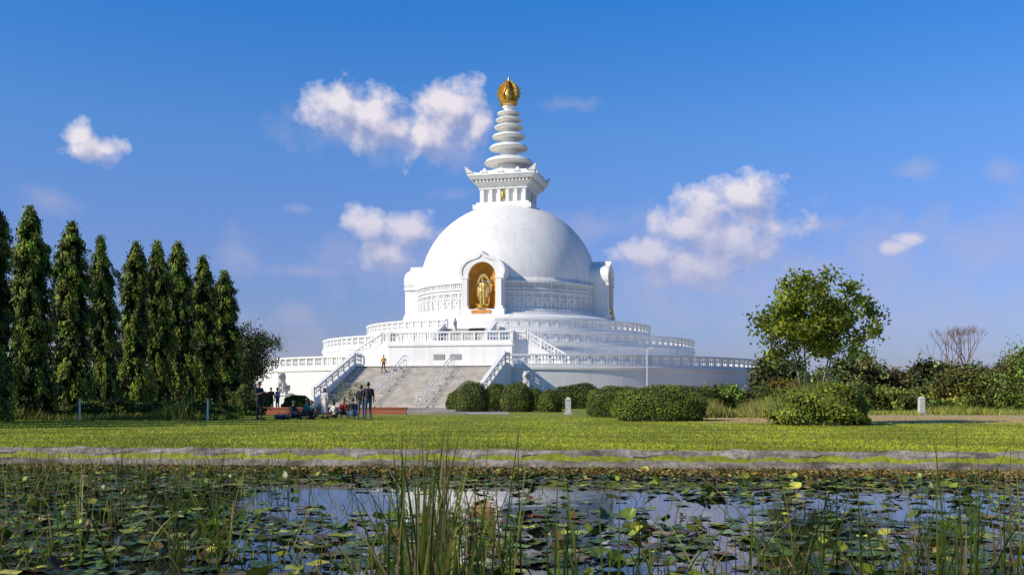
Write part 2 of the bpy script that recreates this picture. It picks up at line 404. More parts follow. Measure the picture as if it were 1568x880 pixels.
mb.box(-1.6,-.5,-24.47,-24.38,4.5,5.0); mb.box(.1,1.2,-24.47,-24.38,4.5,5.0); mb.obj('wall_plaques',[simple('plaque',(.35,.34,.33),(.25,.25,.25),8)],st)
mb=MB(); mb.box(2.3,2.45,-23.3,-22.9,T2,7.3); mb.hexa([(1.6,-23.3,7.25),(3.2,-23.3,7.25),(3.2,-22.7,7.55),(1.6,-22.7,7.55),(1.6,-23.3,7.33),(3.2,-23.3,7.33),(3.2,-22.7,7.63),(1.6,-22.7,7.63)])
mb.obj('information_panel',[DARK],st)
# drum
mb=MB()
mb.rev([(10.86,10.2),(10.86,13.55),(10.6,13.6)],160)
for z0,z1,r in ((10.3,10.55,11.18),(12.32,12.47,11.10),(12.72,12.84,11.08),(13.42,13.62,11.18)):
    mb.arc(10.7,r,z0,z1,0,2*pi,160)
NP=64
for i in range(NP):
    a=2*pi*i/NP; h=.08/11
    mb.arc(10.8,11.06,10.5,12.35,a-h,a+h); mb.arc(10.8,11.06,12.8,13.45,a-h*.9,a+h*.9)
    for k in (1,2,3): 
        b3=a+2*pi/NP*k/4; mb.arc(10.8,11.04,12.8,13.45,b3-h*.55,b3+h*.55)
    for k in range(4):
        b3=a+2*pi/NP*(k+.5)/4
        mb.arc(10.8,11.0,11.9,12.32,b3-h*.45,b3+h*.45)
    am=a+pi/NP; w2=pi/NP*.62
    P=lambda t,z,r=10.93:Vector((r*math.sin(t),-r*math.cos(t),z))
    for (ta,za),(tb,zb) in (((am-w2,10.75),(am+w2,11.65)),((am-w2,11.65),(am+w2,10.75))):
        mb.tube(P(ta,za),P(tb,zb),.08,.08,4)
    mb.arc(10.8,11.02,11.74,11.86,a+h,a+2*pi/NP-h,2)
mb.obj('drum',[WHITE],st)
# dome
prof=[(10.72,13.5),(10.78,13.9)]
for i in range(0,49):
    t=(pi/2)*i/48; prof.append((10.7*math.cos(t),13.9+10.1*math.sin(t)))
mb=MB(); mb.rev([(max(r,.001),z) for r,z in prof],160); mb.obj('dome',[WHITE],st,True)
# harmika
mb=MB()
mb.frus(3.55,23.0,3.55,23.55); mb.frus(3.2,23.5,3.2,23.85); mb.frus(2.5,23.8,2.5,25.6)
for fx,fy in ((0,-1),(1,0),(0,1),(-1,0)):
    for k in range(6):
        u=-2.55+5.1*k/5
        cx=fx*2.68+(fy!=0)*u; cy=fy*2.68+(fx!=0)*u
        mb.box(cx-.19,cx+.19,cy-.19,cy+.19,23.83,25.55)
mb.frus(2.95,25.45,2.95,25.75); mb.frus(3.0,25.7,3.55,26.25)
mb.frus(3.3,26.2,3.3,26.5)
for fx,fy in ((0,-1),(1,0),(0,1),(-1,0)):
    for k in range(17):
        u=-3.5+7.0*k/16; cx=fx*3.5+(fy!=0)*u; cy=fy*3.5+(fx!=0)*u
        mb.box(cx-.11,cx+.11,cy-.11,cy+.11,26.22,26.52)
mb.frus(3.75,26.5,4.1,26.95); mb.frus(4.1,26.93,4.0,27.25)
for sx in (-1,1):
    for sy in (-1,1):
        cx,cy=sx*3.7,sy*3.7
        mb.hexa([(cx-.45,cy-.45,27.2),(cx+.45,cy-.45,27.2),(cx+.45,cy+.45,27.2),(cx-.45,cy+.45,27.2)]+[(cx+sx*.55+a,cy+sy*.55+b3,27.9) for a,b3 in((-.08,-.08),(.08,-.08),(.08,.08),(-.08,.08))])
for fx,fy in ((0,-1),(1,0),(0,1),(-1,0)):
    for u in (-2,0,2):
        mb.frus(.38,27.2,.08,27.75,0,fx*3.75+(fy!=0)*u,fy*3.75+(fx!=0)*u)
mb.frus(3.0,27.2,2.8,27.7)
mb.obj('harmika',[WHITE],st)
mb=MB()
for k in range(4):
    a=k*pi/2; c2,s2=math.cos(a),math.sin(a)
    f=lambda x,y,z:(x*c2-y*s2,x*s2+y*c2,z)
    vs=[f(.42*math.cos(t*pi/8),-2.86,24.75+.42*math.sin(t*pi/8)) for t in range(16)]+[f(.42*math.cos(t*pi/8),-2.45,24.75+.42*math.sin(t*pi/8)) for t in range(16)]
    mb.add(vs,[tuple(range(16))]+[(i,16+i,16+(i+1)%16,(i+1)%16) for i in range(16)])
    mb.caps(f(0,-2.88,24.5),f(0,-2.88,25.0),.16,.12)
mb.obj('gold_emblems',[GOLD],st,True,R(40))
# spire
rings=[(28.95,3.0),(30.75,2.38),(32.15,2.02),(33.3,1.78),(34.2,1.6),(35.0,1.38)]
prof=[(2.3,27.6),(2.3,28.0),(1.7,28.1),(1.55,28.5)]
for i,(z,r) in enumerate(rings):
    zn=rings[i+1][0] if i<5 else 35.75; rn=rings[i+1][1] if i<5 else .9; h=zn-z
    prof+=[(r*.42,z-.10),(r*.90,z-.04),(r*.985,z+.0),(r,z+.06),(r*.985,z+.13),(r*.90,z+.25*h),(r*.76,z+.35*h),(r*.58,z+.42*h),(rn*.46,z+.46*h),(rn*.42,z+.52*h)]
prof+=[(.6,35.7),(.75,35.85),(.75,36.0),(.01,36.05)]
mb=MB(); mb.rev(prof,64); mb.obj('spire_rings',[WHITE],st,True,R(60))
mb=MB()
mb.rev([(.7,35.95),(1.05,36.15),(1.15,36.35),(.9,36.55),(.6,36.6),(.75,36.9),(.8,37.4),(.55,38.1),(.2,38.7),(.01,39.0)],24)
N=36
for k in range(4):
    a=k*pi/4+.2; c2,s2=math.cos(a),math.sin(a)
    outer=[];inner=[]
    for i in range(N+1):
        t=-pi*.5+2*pi*i/N
        rr=1.40+(.14 if i%2 else -.06)
        x=rr*math.cos(t); z=37.55+1.38*math.sin(t)
        if z>38.6: z+= (z-38.6)*.5
        outer.append((x,z)); inner.append((x*.62,37.55+(z-37.55)*.62))
    vs=[]
    for y in (-.07,.07):
        for q in (outer,inner):
            for x,z in q: vs.append((x*c2-y*s2,x*s2+y*c2,z))
    M=N+1; fs=[]
    for i in range(N):
        fs+=[(i,i+1,M+i+1,M+i),(2*M+i+1,2*M+i,3*M+i,3*M+i+1),(i+1,i,2*M+i,2*M+i+1),(M+i,M+i+1,3*M+i+1,3*M+i)]
    mb.add(vs,fs)
mb.rev([(.08,38.8),(.14,39.2),(.05,39.5),(.01,39.65)],12)
mb.obj('gold_finial',[GOLD],st,True,R(30))
# ------------------------------------------------------------------ remesh figures
def remesh(mb,voxel,smooth=2):
    me=mb.mesh('tmp',[]); ob=link(bpy.data.objects.new('tmp',me))
    md=ob.modifiers.new('r','REMESH'); md.mode='VOXEL'; md.voxel_size=voxel
    if smooth:
        sm=ob.modifiers.new('s','SMOOTH'); sm.iterations=smooth; sm.factor=.5
    dg=bpy.context.evaluated_depsgraph_get(); out=bpy.data.meshes.new_from_object(ob.evaluated_get(dg))
    bpy.data.objects.remove(ob); return out
def figure_mesh(name,bones,mats,voxel=.018,hands=None,extra=None,smooth=2):
    mb=MB()
    for a,b3,ra,rb,t in bones: mb.caps(a,b3,ra,rb)
    me=remesh(mb,voxel,smooth)
    n=len(me.polygons); c=np.empty(n*3); me.polygons.foreach_get('center',c); c=c.reshape(-1,3)
    best=np.full(n,1e9); idx=np.zeros(n,dtype=np.int32)
    for a,b3,ra,rb,t in bones:
        a=np.array(a,float);b3=np.array(b3,float); d=b3-a; L=max((d@d),1e-8)
        u=np.clip(((c-a)@d)/L,0,1); dist=np.linalg.norm(c-(a+u[:,None]*d),axis=1)-(ra+(rb-ra)*u)
        k=dist<best; best[k]=dist[k]; idx[k]=t
    me.materials.clear()
    for m in mats: me.materials.append(m)
    me.polygons.foreach_set('material_index',idx)
    bm=bmesh.new(); bm.from_mesh(me)
    if hands:
        for (bs,t) in hands:
            hb=MB()
            for a,b3,ra,rb in bs: hb.caps(a,b3,ra,rb,8)
            hm=remesh(hb,.006,1)
            for m in mats: hm.materials.append(m)
            hm.polygons.foreach_set('material_index',[t]*len(hm.polygons)); bm.from_mesh(hm)
    if extra:
        em=extra.mesh('x',mats); bm.from_mesh(em)
    bm.to_mesh(me); bm.free()
    me.polygons.foreach_set('use_smooth',[True]*len(me.polygons)); me.name=name; return me
SKIN=simple('skin',(.30,.16,.10),(.26,.14,.085),5,.5)
HAIR=simple('black_hair',(.015,.012,.01),(.01,.01,.01),20,.4)
SHOE=simple('shoe_leather',(.04,.03,.025),(.02,.02,.02),8,.5)
EYE=simple('eye_dark',(.02,.015,.01),(.02,.015,.01),3,.2)
def cloth(nm,c): return simple('cloth_'+nm,c,tuple(x*.65 for x in c),7,.85,bmp=.15)
NAVY=cloth('navy',(.03,.04,.085)); BLK=cloth('black',(.025,.025,.03)); DEN=cloth('denim',(.06,.11,.21)); WHT=cloth('white',(.72,.70,.68))
YEL=cloth('saffron',(.62,.30,.03)); RED=cloth('red',(.35,.04,.04)); TEAL=cloth('teal',(.03,.16,.20)); BRN=cloth('brown',(.14,.08,.05))
def hand(w,dirv,side,t=0):
    w=Vector(w); d=Vector(dirv).normalized(); s=Vector(side).normalized(); n=d.cross(s)
    bs=[]
    for k in (-1,-.3,.3,1): bs.append((w-d*.01,w+d*.085+s*(.030*k),.019,.014))
    for k,l in ((-1,.058),(-.33,.07),(.33,.075),(1,.066)):
        b0=w+d*.085+s*(.031*k); b1=b0+d*l*.55+n*.006; b2=b1+d*l*.45+n*.018
        bs+= [(b0,b1,.0095,.009),(b1,b2,.009,.0075)]
    b0=w+d*.025+s*.028; b1=b0+d*.035+s*.032; b2=b1+d*.03+s*.008+n*.008
    bs+=[(b0,b1,.013,.011),(b1,b2,.011,.009)]
    return (bs,t)
def person(name,loc,face,pose='stand',top=NAVY,bottom=DEN,h=1.7,skirt=False,pack=False,armv=0,longhair=False,turn=0):
    mats=[SKIN,HAIR,top,bottom,SHOE,EYE,BLK]
    B=[]; 
    def add(a,b3,ra,rb,t): B.append((a,b3,ra,rb,t))
    if pose=='stand':
        pz=.92; cy=0; lean=0
        hips=[(-.09,0,.9),(.09,0,.9)]; kn=[(-.10,-.03,.49),(.12,-.01,.49)]; an=[(-.11,.02,.09),(.15,.03,.09)]; toe=[(-.13,-.16,.045),(.19,-.14,.045)]
    elif pose=='walk':
        pz=.92; cy=0; lean=0
        hips=[(-.09,0,.9),(.09,0,.9)]; kn=[(-.10,-.16,.52),(.10,.02,.49)]; an=[(-.10,-.22,.10),(.10,.28,.14)]; toe=[(-.11,-.40,.06),(.11,.12,.045)]
    elif pose=='squat':
        pz=.25; cy=.12; lean=-.12
        hips=[(-.11,.10,.25),(.11,.10,.25)]; kn=[(-.22,-.28,.50),(.2,-.30,.48)]; an=[(-.16,-.22,.09),(.15,-.24,.09)]; toe=[(-.18,-.40,.045),(.19,-.42,.045)]
    else:
        pz=.14; cy=.05; lean=-.08
        hips=[(-.11,.03,.14),(.11,.03,.14)]; kn=[(-.42,-.30,.20),(.42,-.28,.20)]; an=[(.06,-.42,.08),(-.08,-.38,.09)]; toe=[(.20,-.46,.06),(-.22,-.44,.06)]
    for s in (-1,1):
        add((s*.075,cy,pz+.02),(s*.06,cy+lean*.4,pz+.2),.105,.095,3)
        add((s*.06,cy+lean*.4,pz+.16),(s*.085,cy+lean,pz+.42),.10,.105,2)
        add((s*.05,cy+lean,pz+.47),(s*.17,cy+lean,pz+.47),.07,.062,2)
    add((0,cy+lean,pz+.47),(0,cy+lean*1.3,pz+.60),.055,.05,0)
    hy=cy+lean*1.4-.02; hz=pz+.70
    add((0,hy,hz+.02),(0,hy-.015,hz-.055),.085,.058,0)
    add((0,hy-.088,hz+.005),(0,hy-.104,hz-.018),.010,.015,0)
    for s in (-1,1): add((s*.083,hy+.01,hz+.005),(s*.086,hy+.012,hz-.025),.014,.011,0)
    add((0,hy+.012,hz+.045),(0,hy+.04,hz+.01),.090,.078,1)
    if longhair: add((0,hy+.05,hz),(0,hy+.09,hz-.28),.07,.05,1)
    hands=[]
    for i,s in enumerate((-1,1)):
        add(hips[i],kn[i],.088,.06,3); add(kn[i],an[i],.06,.042,3); 
        add(an[i],toe[i],.042,.036,4); add((an[i][0],an[i][1]+.04,.04),toe[i],.035,.035,4)
        sh=(s*.19,cy+lean,pz+.47)
        if pose in('stand','walk'):
            if armv==1: el=(s*.25,cy-.02,pz+.21); wr=(s*.12,cy-.24,pz+.28)
            else:
                sw=(.14*s if pose=='walk' else -.03); el=(s*.25,cy+.03+sw*.4,pz+.2); wr=(s*.255,cy-.05+sw,pz-.04)
        else: el=(s*.27,cy+lean-.12,pz+.22); wr=(s*.20,cy+lean-.34,pz+.18)
        em=tuple((a+b3)/2 for a,b3 in zip(sh,el))
        add(sh,em,.058,.052,2); add(em,el,.050,.042,2 ); add(el,wr,.041,.028,0 if i==0 or armv==0 else 2)
        dv=Vector(wr)-Vector(el); hands.append(hand(wr,dv,Vector((0,-1,.1)) if abs(dv.y)<abs(dv.z) else Vector((-s,0,.1))))
    if skirt:
        if pose in ('stand','walk'):
            for s in (-1,1):
                add((s*.07,0,.95),(s*.10,0,.32),.12,.13,3); 
            add((0,0,.8),(0,0,.32),.12,.15,3)
    if pack: add((-.06,cy+.17,pz+.18),(-.06,cy+.17,pz+.42),.10,.10,6); add((.06,cy+.17,pz+.18),(.06,cy+.17,pz+.42),.10,.10,6)
    ex=MB()
    for s in (-1,1): ex.caps((s*.032,hy-.078,hz+.02),(s*.034,hy-.078,hz+.02),.011,.011,8,5)
    ex.caps((-.02,hy-.074,hz-.055),(.02,hy-.074,hz-.055),.006,.006,6,5)
    me=figure_mesh(name,B,mats,.017,hands,ex)
    ob=link(bpy.data.objects.new(name,me)); ob.location=loc; ob.rotation_euler=(0,0,face); ob.scale=(h/1.72,)*3
    return ob
person('man_standing',(PX(397,47),47,0),R(60),'stand',NAVY,BLK,1.78,armv=1)
person('woman_standing',(PX(497,50),50,0),R(-30),'stand',WHT,WHT,1.5,skirt=True,longhair=True)
person('man_standing',(PX(553,47),47,0),R(170),'stand',BLK,DEN,1.62,pack=True)
person('man_standing',(PX(564,46.4),46.4,0),R(200),'stand',NAVY,DEN,1.75,pack=True)
person('man_standing',(PX(415,68),68,0),R(20),'stand',RED,BLK,1.6)
person('man_standing',(PX(425,69),69,0),R(-40),'stand',WHT,DEN,1.6)
person('person_seated',(PX(448,47.5),47.5,0),R(70),'sit',NAVY,BLK,1.65)
person('person_squatting',(PX(469,47.2),47.2,0),R(120),'squat',TEAL,BLK,1.65)
person('person_seated',(PX(512,48),48,0),R(-60),'sit',WHT,BRN,1.65,longhair=True)
person('person_squatting',(PX(541,47.6),47.6,0),R(-150),'squat',BLK,DEN,1.65)
person('person_squatting',(PX(527,49),49,0),R(10),'squat',RED,NAVY,1.6)
person('person_seated',(PX(478,48.8),48.8,0),R(-10),'sit',TEAL,BLK,1.6)
person('man_walking',S(-3.7,32.5,3.7-.1615*4+.0),R(-14),'walk',YEL,BRN,1.6)
person('woman_walking',S(-1.1,18.75,T3-.1636*4+.0),R(40),'walk',WHT,WHT,1.65,skirt=True,longhair=True)
mb=MB()
for k,(px,dz) in enumerate(((428,0),(436,.02))):
    x=PX(px,47.3); mb.caps((x-.12,47.3+.1*k,.13),(x+.14,47.3+.1*k,.13),.13,.12); mb.tube((x-.1,47.3,.22),(x,47.3,.34),.012,.012); mb.tube((x,47.3,.34),(x+.1,47.3,.22),.012,.012)
mb.obj('travel_bags',[NAVY],None,True,R(50))
# lions
def lion_mesh():
    B=[((0,.42,.38),(0,.1,.6),.27,.25,0),((0,.1,.6),(0,-.18,.85),.25,.27,0),((0,-.18,.85),(0,-.28,1.2),.24,.2,0),
       ((0,-.3,1.32),(0,-.36,1.34),.23,.2,0),((0,-.45,1.3),(0,-.6,1.25),.13,.10,0),((0,-.5,1.18),(0,-.58,1.15),.08,.06,0),
       ((0,-.12,1.3),(0,-.05,1.0),.24,.22,0),((0,.38,.3),(0,.62,.12),.08,.05,0),((0,.62,.12),(.25,.6,.3),.05,.045,0),((.25,.6,.3),(.28,.5,.55),.05,.08,0)]
    for s in (-1,1):
        B+=[((s*.17,-.25,.85),(s*.18,-.33,.45),.13,.09,0),((s*.18,-.33,.45),(s*.18,-.34,.1),.09,.08,0),((s*.18,-.34,.08),(s*.18,-.50,.07),.09,.075,0),
            ((s*.24,.30,.35),(s*.27,.12,.3),.22,.16,0),((s*.27,.12,.28),(s*.27,.15,.08),.11,.08,0),((s*.27,.15,.07),(s*.27,-.10,.07),.08,.075,0),
            ((s*.15,-.25,1.5),(s*.19,-.25,1.58),.06,.04,0),((s*.2,-.2,1.3),(s*.18,-.15,1.1),.12,.12,0)]
        for k in range(5):
            t=R(20+k*38); B.append(((s*.22*math.sin(t),-.18,1.32+.22*math.cos(t)),(s*.29*math.sin(t),-.12,1.32+.28*math.cos(t)),.06,.04,0))
    return figure_mesh('lion_body',B,[STONE],.03,smooth=1)
LM=lion_mesh()
for lat in (-10.9,10.9):
    L=38; loc=S(lat,L); e=empty('lion_statue',loc,TH)
    o=link(bpy.data.objects.new('lion',LM),e); o.location=(0,0,1.2); o.scale=(1.15,)*3
    mb=MB(); mb.box(-.65,.65,-.85,.95,-.1,.2); mb.box(-.52,.52,-.72,.82,.19,1.02); mb.box(-.6,.6,-.8,.9,1.0,1.22); mb.obj('pedestal',[WHITE],e)
# niches
def buddha_mesh():
    B=[]
    for s in (-1,1):
        B+=[((s*.09,0,.95),(s*.11,0,.12),.13,.12,0),((s*.07,0,.95),(s*.085,0,1.35),.12,.115,0),((s*.05,0,1.4),(s*.17,0,1.4),.08,.07,0),
            ((s*.1,-.02,.06),(s*.11,-.14,.04),.05,.045,0),((s*.085,.01,1.62),(s*.088,.01,1.54),.018,.016,0)]
    B+=[((0,0,1.4),(0,0,1.55),.06,.055,0),((0,0,1.64),(0,-.01,1.57),.095,.07,0),((0,.02,1.74),(0,.02,1.78),.05,.035,0),((0,-.095,1.61),(0,-.11,1.58),.012,.016,0),
        ((.19,0,1.4),(.27,0,1.12),.06,.05,0),((.27,0,1.12),(.22,-.2,1.25),.05,.035,0),((-.19,0,1.4),(-.27,0,1.12),.06,.05,0),((-.27,0,1.12),(-.22,-.12,.9),.05,.035,0),
        ((.27,0,1.1),(.3,.02,.5),.05,.07,0),((-.27,0,1.1),(-.3,.02,.5),.05,.07,0)]
    hands=[hand((.22,-.2,1.25),(0,-.1,1),(-1,0,0)),hand((-.22,-.12,.9),(0,-.1,-1),(1,0,0))]
    return figure_mesh('buddha_body',B,[GOLD],.02,hands)
BM=buddha_mesh()
def niche(k):
    a=k*pi/2; e=bpy.data.objects.new('niche_%d'%k,None); link(e,st); e.rotation_euler=(0,0,a)
    mb=MB()
    pts=[(2.45,13.95),(2.62,14.35),(2.62,14.85),(2.4,15.35),(2.0,15.75),(1.5,16.0),(1.0,16.15),(.55,16.3),(.22,16.5),(0,16.8)]
    n=len(pts)
    out=[(x,z) for x,z in pts]+[(-x,z) for x,z in pts[-2::-1]]
    M=len(out); inn=[(1.56*math.cos(pi*i/(M-1)),13.95+1.62*math.sin(pi*i/(M-1))) for i in range(M)]
    vs=[(x,-12.4,z) for x,z in out]+[(x,-12.4,z) for x,z in inn]+[(x,-9.6,z) for x,z in out]+[(x,-9.6,z) for x,z in inn]; fs=[]
    for i in range(M-1):
        fs+=[(i,i+1,M+i+1,M+i),(2*M+i,2*M+i+1,i+1,i),(M+i,M+i+1,3*M+i+1,3*M+i)]
    mb.add(vs,fs)
    rim=[(x*.86,13.95+(z-13.95)*.86) for x,z in out]
    vs=[(x,-12.52,z) for x,z in out]+[(x,-12.52,z) for x,z in rim]+[(x,-12.38,z) for x,z in out]+[(x,-12.38,z) for x,z in rim]; fs=[]
    for i in range(M-1): fs+=[(i,i+1,M+i+1,M+i),(2*M+i,2*M+i+1,i+1,i),(M+i,M+i+1,3*M+i+1,3*M+i)]
    mb.add(vs,fs)
    for s in (-1,1):
        x0,x1=sorted((s*1.56,s*2.28)); mb.box(x0,x1,-12.4,-9.6,10.4,13.96)
        x0,x1=sorted((s*1.50,s*2.5)); mb.box(x0,x1,-12.55,-9.6,13.72,13.98); 
        mb.box(min(s*1.64,s*2.22),max(s*1.64,s*2.22),-12.5,-12.35,10.7,13.72)
        x0,x1=sorted((s*1.50,s*2.42)); mb.box(x0,x1,-12.55,-9.6,10.35,10.72)
    mb.box(-2.6,2.6,-12.65,-9.5,9.7,10.38)
    mb.obj('niche_frame',[WHITE],e)
    mb=MB(); n2=20; zs=[10.36,11,12,13,13.95]; vs=[]
    for z in zs:
        for i in range(n2+1):
            t=pi*i/n2; vs.append((1.6*math.cos(t),-12.2+1.25*math.sin(t),z))
    for q in range(1,7):
        ph=pi/2*q/6
        for i in range(n2+1):
            t=pi*i/n2; vs.append((1.6*math.cos(t)*math.cos(ph),-12.2+1.25*math.sin(t)*math.cos(ph),13.95+1.66*math.sin(ph)))
    rows=len(zs)+6; fs=[]
    for j in range(rows-1):
        for i in range(n2): fs.append((j*(n2+1)+i,j*(n2+1)+i+1,(j+1)*(n2+1)+i+1,(j+1)*(n2+1)+i))
    mb.add(vs,fs); mb.obj('niche_gold_wall',[GOLDWALL],e,True)
    mb=MB(); mb.box(-1.1,1.1,-12.72,-12.6,9.9,10.25); mb.obj('inscription',[REDP],e)
    mb=MB(); mb.rev([(.01,10.36),(.85,10.38),(.9,10.5),(.6,10.62),(.75,10.8),(.8,10.95),(.01,10.96)],24,0,0,-12.0); mb.obj('lotus_base',[GOLD],e,True,R(40))
    o=link(bpy.data.objects.new('buddha',BM),e); o.location=(0,-11.95,10.93); o.scale=(1.6,1.4,1.6)
    mb=MB(); vs=[]; M=28
    for y in (-11.72,-11.64):
        for rr in (1.0,.78):
            for i in range(M):
                t=2*pi*i/M; q=rr*(1.06 if i%2 else 1); vs.append((.78*q*math.sin(t),y,12.6-1.5*q*math.cos(t)*(1.12 if math.cos(t)<0 else .95)))
    fs=[]
    for i in range(M):
        k2=(i+1)%M; fs+=[(i,k2,M+k2,M+i),(2*M+k2,2*M+i,3*M+i,3*M+k2),(k2,i,2*M+i,2*M+k2),(M+i,M+k2,3*M+k2,3*M+i)]
    mb.add(vs,fs); mb.obj('mandorla',[GOLD],e)
for k in range(4): niche(k)
# ------------------------------------------------------------------ site furniture
m,nt2,b=newmat('red_brick'); br=nt2.nodes.new('ShaderNodeTexBrick'); br.inputs['Color1'].default_value=(.50,.14,.07,1); br.inputs['Color2'].default_value=(.38,.10,.05,1); br.inputs['Mortar'].default_value=(.34,.26,.2,1)
br.inputs['Scale'].default_value=4; br.inputs['Mortar Size'].default_value=.015
tc2=nt2.nodes.new('ShaderNodeTexCoord'); mp=nt2.nodes.new('ShaderNodeMapping'); mp.inputs['Rotation'].default_value=(R(90),0,0); nt2.links.new(tc2.outputs['Object'],mp.inputs[0]); nt2.links.new(mp.outputs[0],br.inputs['Vector'])
nt2.links.new(br.outputs['Color'],b.inputs['Base Color']); b.inputs['Roughness'].default_value=.9; BRICK=m
mb=MB(); mb.box(PX(372,58),PX(622,58),58,58.35,-.1,.34); mb.box(PX(370,58),PX(624,58),57.97,58.38,.34,.42); mb.box(PX(372,58),PX(372,58)+.35,58.38,64,-.1,.36)
mb.obj('brick_wall',[BRICK])
PAVE=simple('concrete_paving',(.42,.38,.33),(.28,.25,.22),.8,.9,coord='Object')
mb=MB(); mb.box(PX(372,58)+.4,PX(700,58)+3,58.4,84,-.05,.012); mb.box(PX(622,58)+.1,PX(712,58),58.0,58.39,-.1,.16); mb.obj('pavement',[PAVE])
def post(name,px,d,hh,wd):
    mb=MB(); x=PX(px,d)
    mb.box(x-wd*.7,x+wd*.7,d-wd*.7,d+wd*.7,-.05,.12); mb.box(x-wd/2,x+wd/2,d-wd/2,d+wd/2,.115,hh-.12)
    mb.hexa([(x-wd*.58,d-wd*.58,hh-.13),(x+wd*.58,d-wd*.58,hh-.13),(x+wd*.58,d+wd*.58,hh-.13),(x-wd*.58,d+wd*.58,hh-.13),(x-wd*.2,d-wd*.2,hh),(x+wd*.2,d-wd*.2,hh),(x+wd*.2,d+wd*.2,hh),(x-wd*.2,d+wd*.2,hh)])
    mb.obj(name,[STONE])
post('stone_marker_post',870,58,1.0,.30); post('stone_marker_post',1411,57,1.05,.30)
def stake(px,d,hh):
    mb=MB(); x=PX(px,d); mb.tube((x,d,-.1),(x,d,hh),.045,.04,8); mb.tube((x,d,hh),(x,d,hh+.03),.055,.03,8); mb.obj('marker_stake',[STEEL],None,True,R(40))
stake(122,45,.97); stake(318,45,.97)
mb=MB(); x=PX(991,86); mb.tube((x,86,-.1),(x,86,.6),.11,.1,10); mb.tube((x,86,.6),(x,86,5.0),.06,.04,8); mb.tube((x,86,5),(x+.35,86,5.12),.03,.03,6); mb.caps((x+.3,86,5.1),(x+.6,86,5.1),.06,.05,8); mb.obj('lamp_post',[STEEL],None,True,R(40))
# ------------------------------------------------------------------ vegetation
def columnar(seed,Hh=10.0,Rr=1.12):
    global rng; rng=np.random.default_rng(seed)
    Vs=[];Cs=[]
    nc=270
    t=rng.random(nc); ang=rng.random(nc)*2*pi
    bul=rng.random(3)*6
    def rad(t): 
        b0=np.where(t<.12,.80+.20*t/.12,np.where(t<.66,1.0-.10*(t-.12)/.54,np.clip(.90*(1-(np.maximum(t-.66,0)/.37)**1.8*.95),.05,1)))
        return Rr*b0*(1+.12*np.sin(t*17+bul[0])+.08*np.sin(t*31+bul[1]))
    for i in range(nc):
        z=.5+t[i]*(Hh-.6); a=ang[i]; r=float(rad(t[i]))*rng.uniform(.66,1.08)*(1+.12*math.sin(a*2+t[i]*9+bul[2]))
        c=np.array([r*math.cos(a),r*math.sin(a),z]); n=54
        out=np.array([math.cos(a),math.sin(a),0]); 
        ln=rng.uniform(.4,1.0)*(1-.5*t[i]); s=rng.random(n)
        p=c+out*(s[:,None]-.6)*.30+np.array([0,0,-1.])*(s**1.3*ln)[:,None]+rng.normal(0,.085,(n,3))
        nr=out*1.0+np.array([0,0,.7])
        ax=out*.45+np.array([0,0,-1.0])+rng.normal(0,.3,(n,3))
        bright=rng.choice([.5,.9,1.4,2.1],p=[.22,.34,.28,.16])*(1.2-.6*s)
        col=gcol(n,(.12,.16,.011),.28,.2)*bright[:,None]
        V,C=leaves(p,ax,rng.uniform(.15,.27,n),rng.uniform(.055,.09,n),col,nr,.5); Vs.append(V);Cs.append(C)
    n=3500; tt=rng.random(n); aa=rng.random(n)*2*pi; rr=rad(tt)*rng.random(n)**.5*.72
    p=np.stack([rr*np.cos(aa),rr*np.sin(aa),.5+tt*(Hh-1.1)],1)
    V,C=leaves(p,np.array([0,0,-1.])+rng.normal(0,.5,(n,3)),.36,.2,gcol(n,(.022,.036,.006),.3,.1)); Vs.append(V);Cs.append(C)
    n=200; p=np.stack([rng.normal(0,.14,n),rng.normal(0,.14,n),Hh-.7+rng.random(n)**1.3*.8],1)
    V,C=leaves(p,rng.normal(0,.5,(n,3))+np.array([0,0,.8]),.22,.07,gcol(n,(.18,.22,.025))); Vs.append(V);Cs.append(C)
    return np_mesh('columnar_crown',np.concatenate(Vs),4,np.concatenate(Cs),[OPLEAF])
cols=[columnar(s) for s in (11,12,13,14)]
tmb=MB(); tmb.tube((0,0,-.1),(.03,0,4),.14,.10,8); tmb.tube((.03,0,3.95),(0,0,9.6),.10,.02,8)
for k in range(40):
    z=1+k*.2; a=k*2.4; tmb.tube((.02,0,z),(.6*math.cos(a)*(1-z/11),.6*math.sin(a)*(1-z/11),z-.25),.03,.012,5)
TM=tmb.mesh('columnar_trunk',[BARK],True)
for i,(px,d,hh,wf) in enumerate([(-95,40.5,10.4,1.0),(-12,43.5,10.0,.92),(50,47,10.1,.98),(108,52,10.2,.98),(160,56,10.1,.82),(205,60,10.4,.9),(242,63,10.9,.92),(277,66,11.3,.98),(313,69,10.8,.97),(346,72,10.1,1.04),(-200,37,10.3,1.0),(-330,33.5,10.2,1.0)]):
    e=empty('columnar_tree',(PX(px,d),d,0),i*1.9,(wf,wf,hh/10.1))
    e.rotation_euler=(random.uniform(-.015,.015),random.uniform(-.018,.018),i*1.9)
    link(bpy.data.objects.new('crown',cols[i%4]),e); link(bpy.data.objects.new('trunk',TM),e)
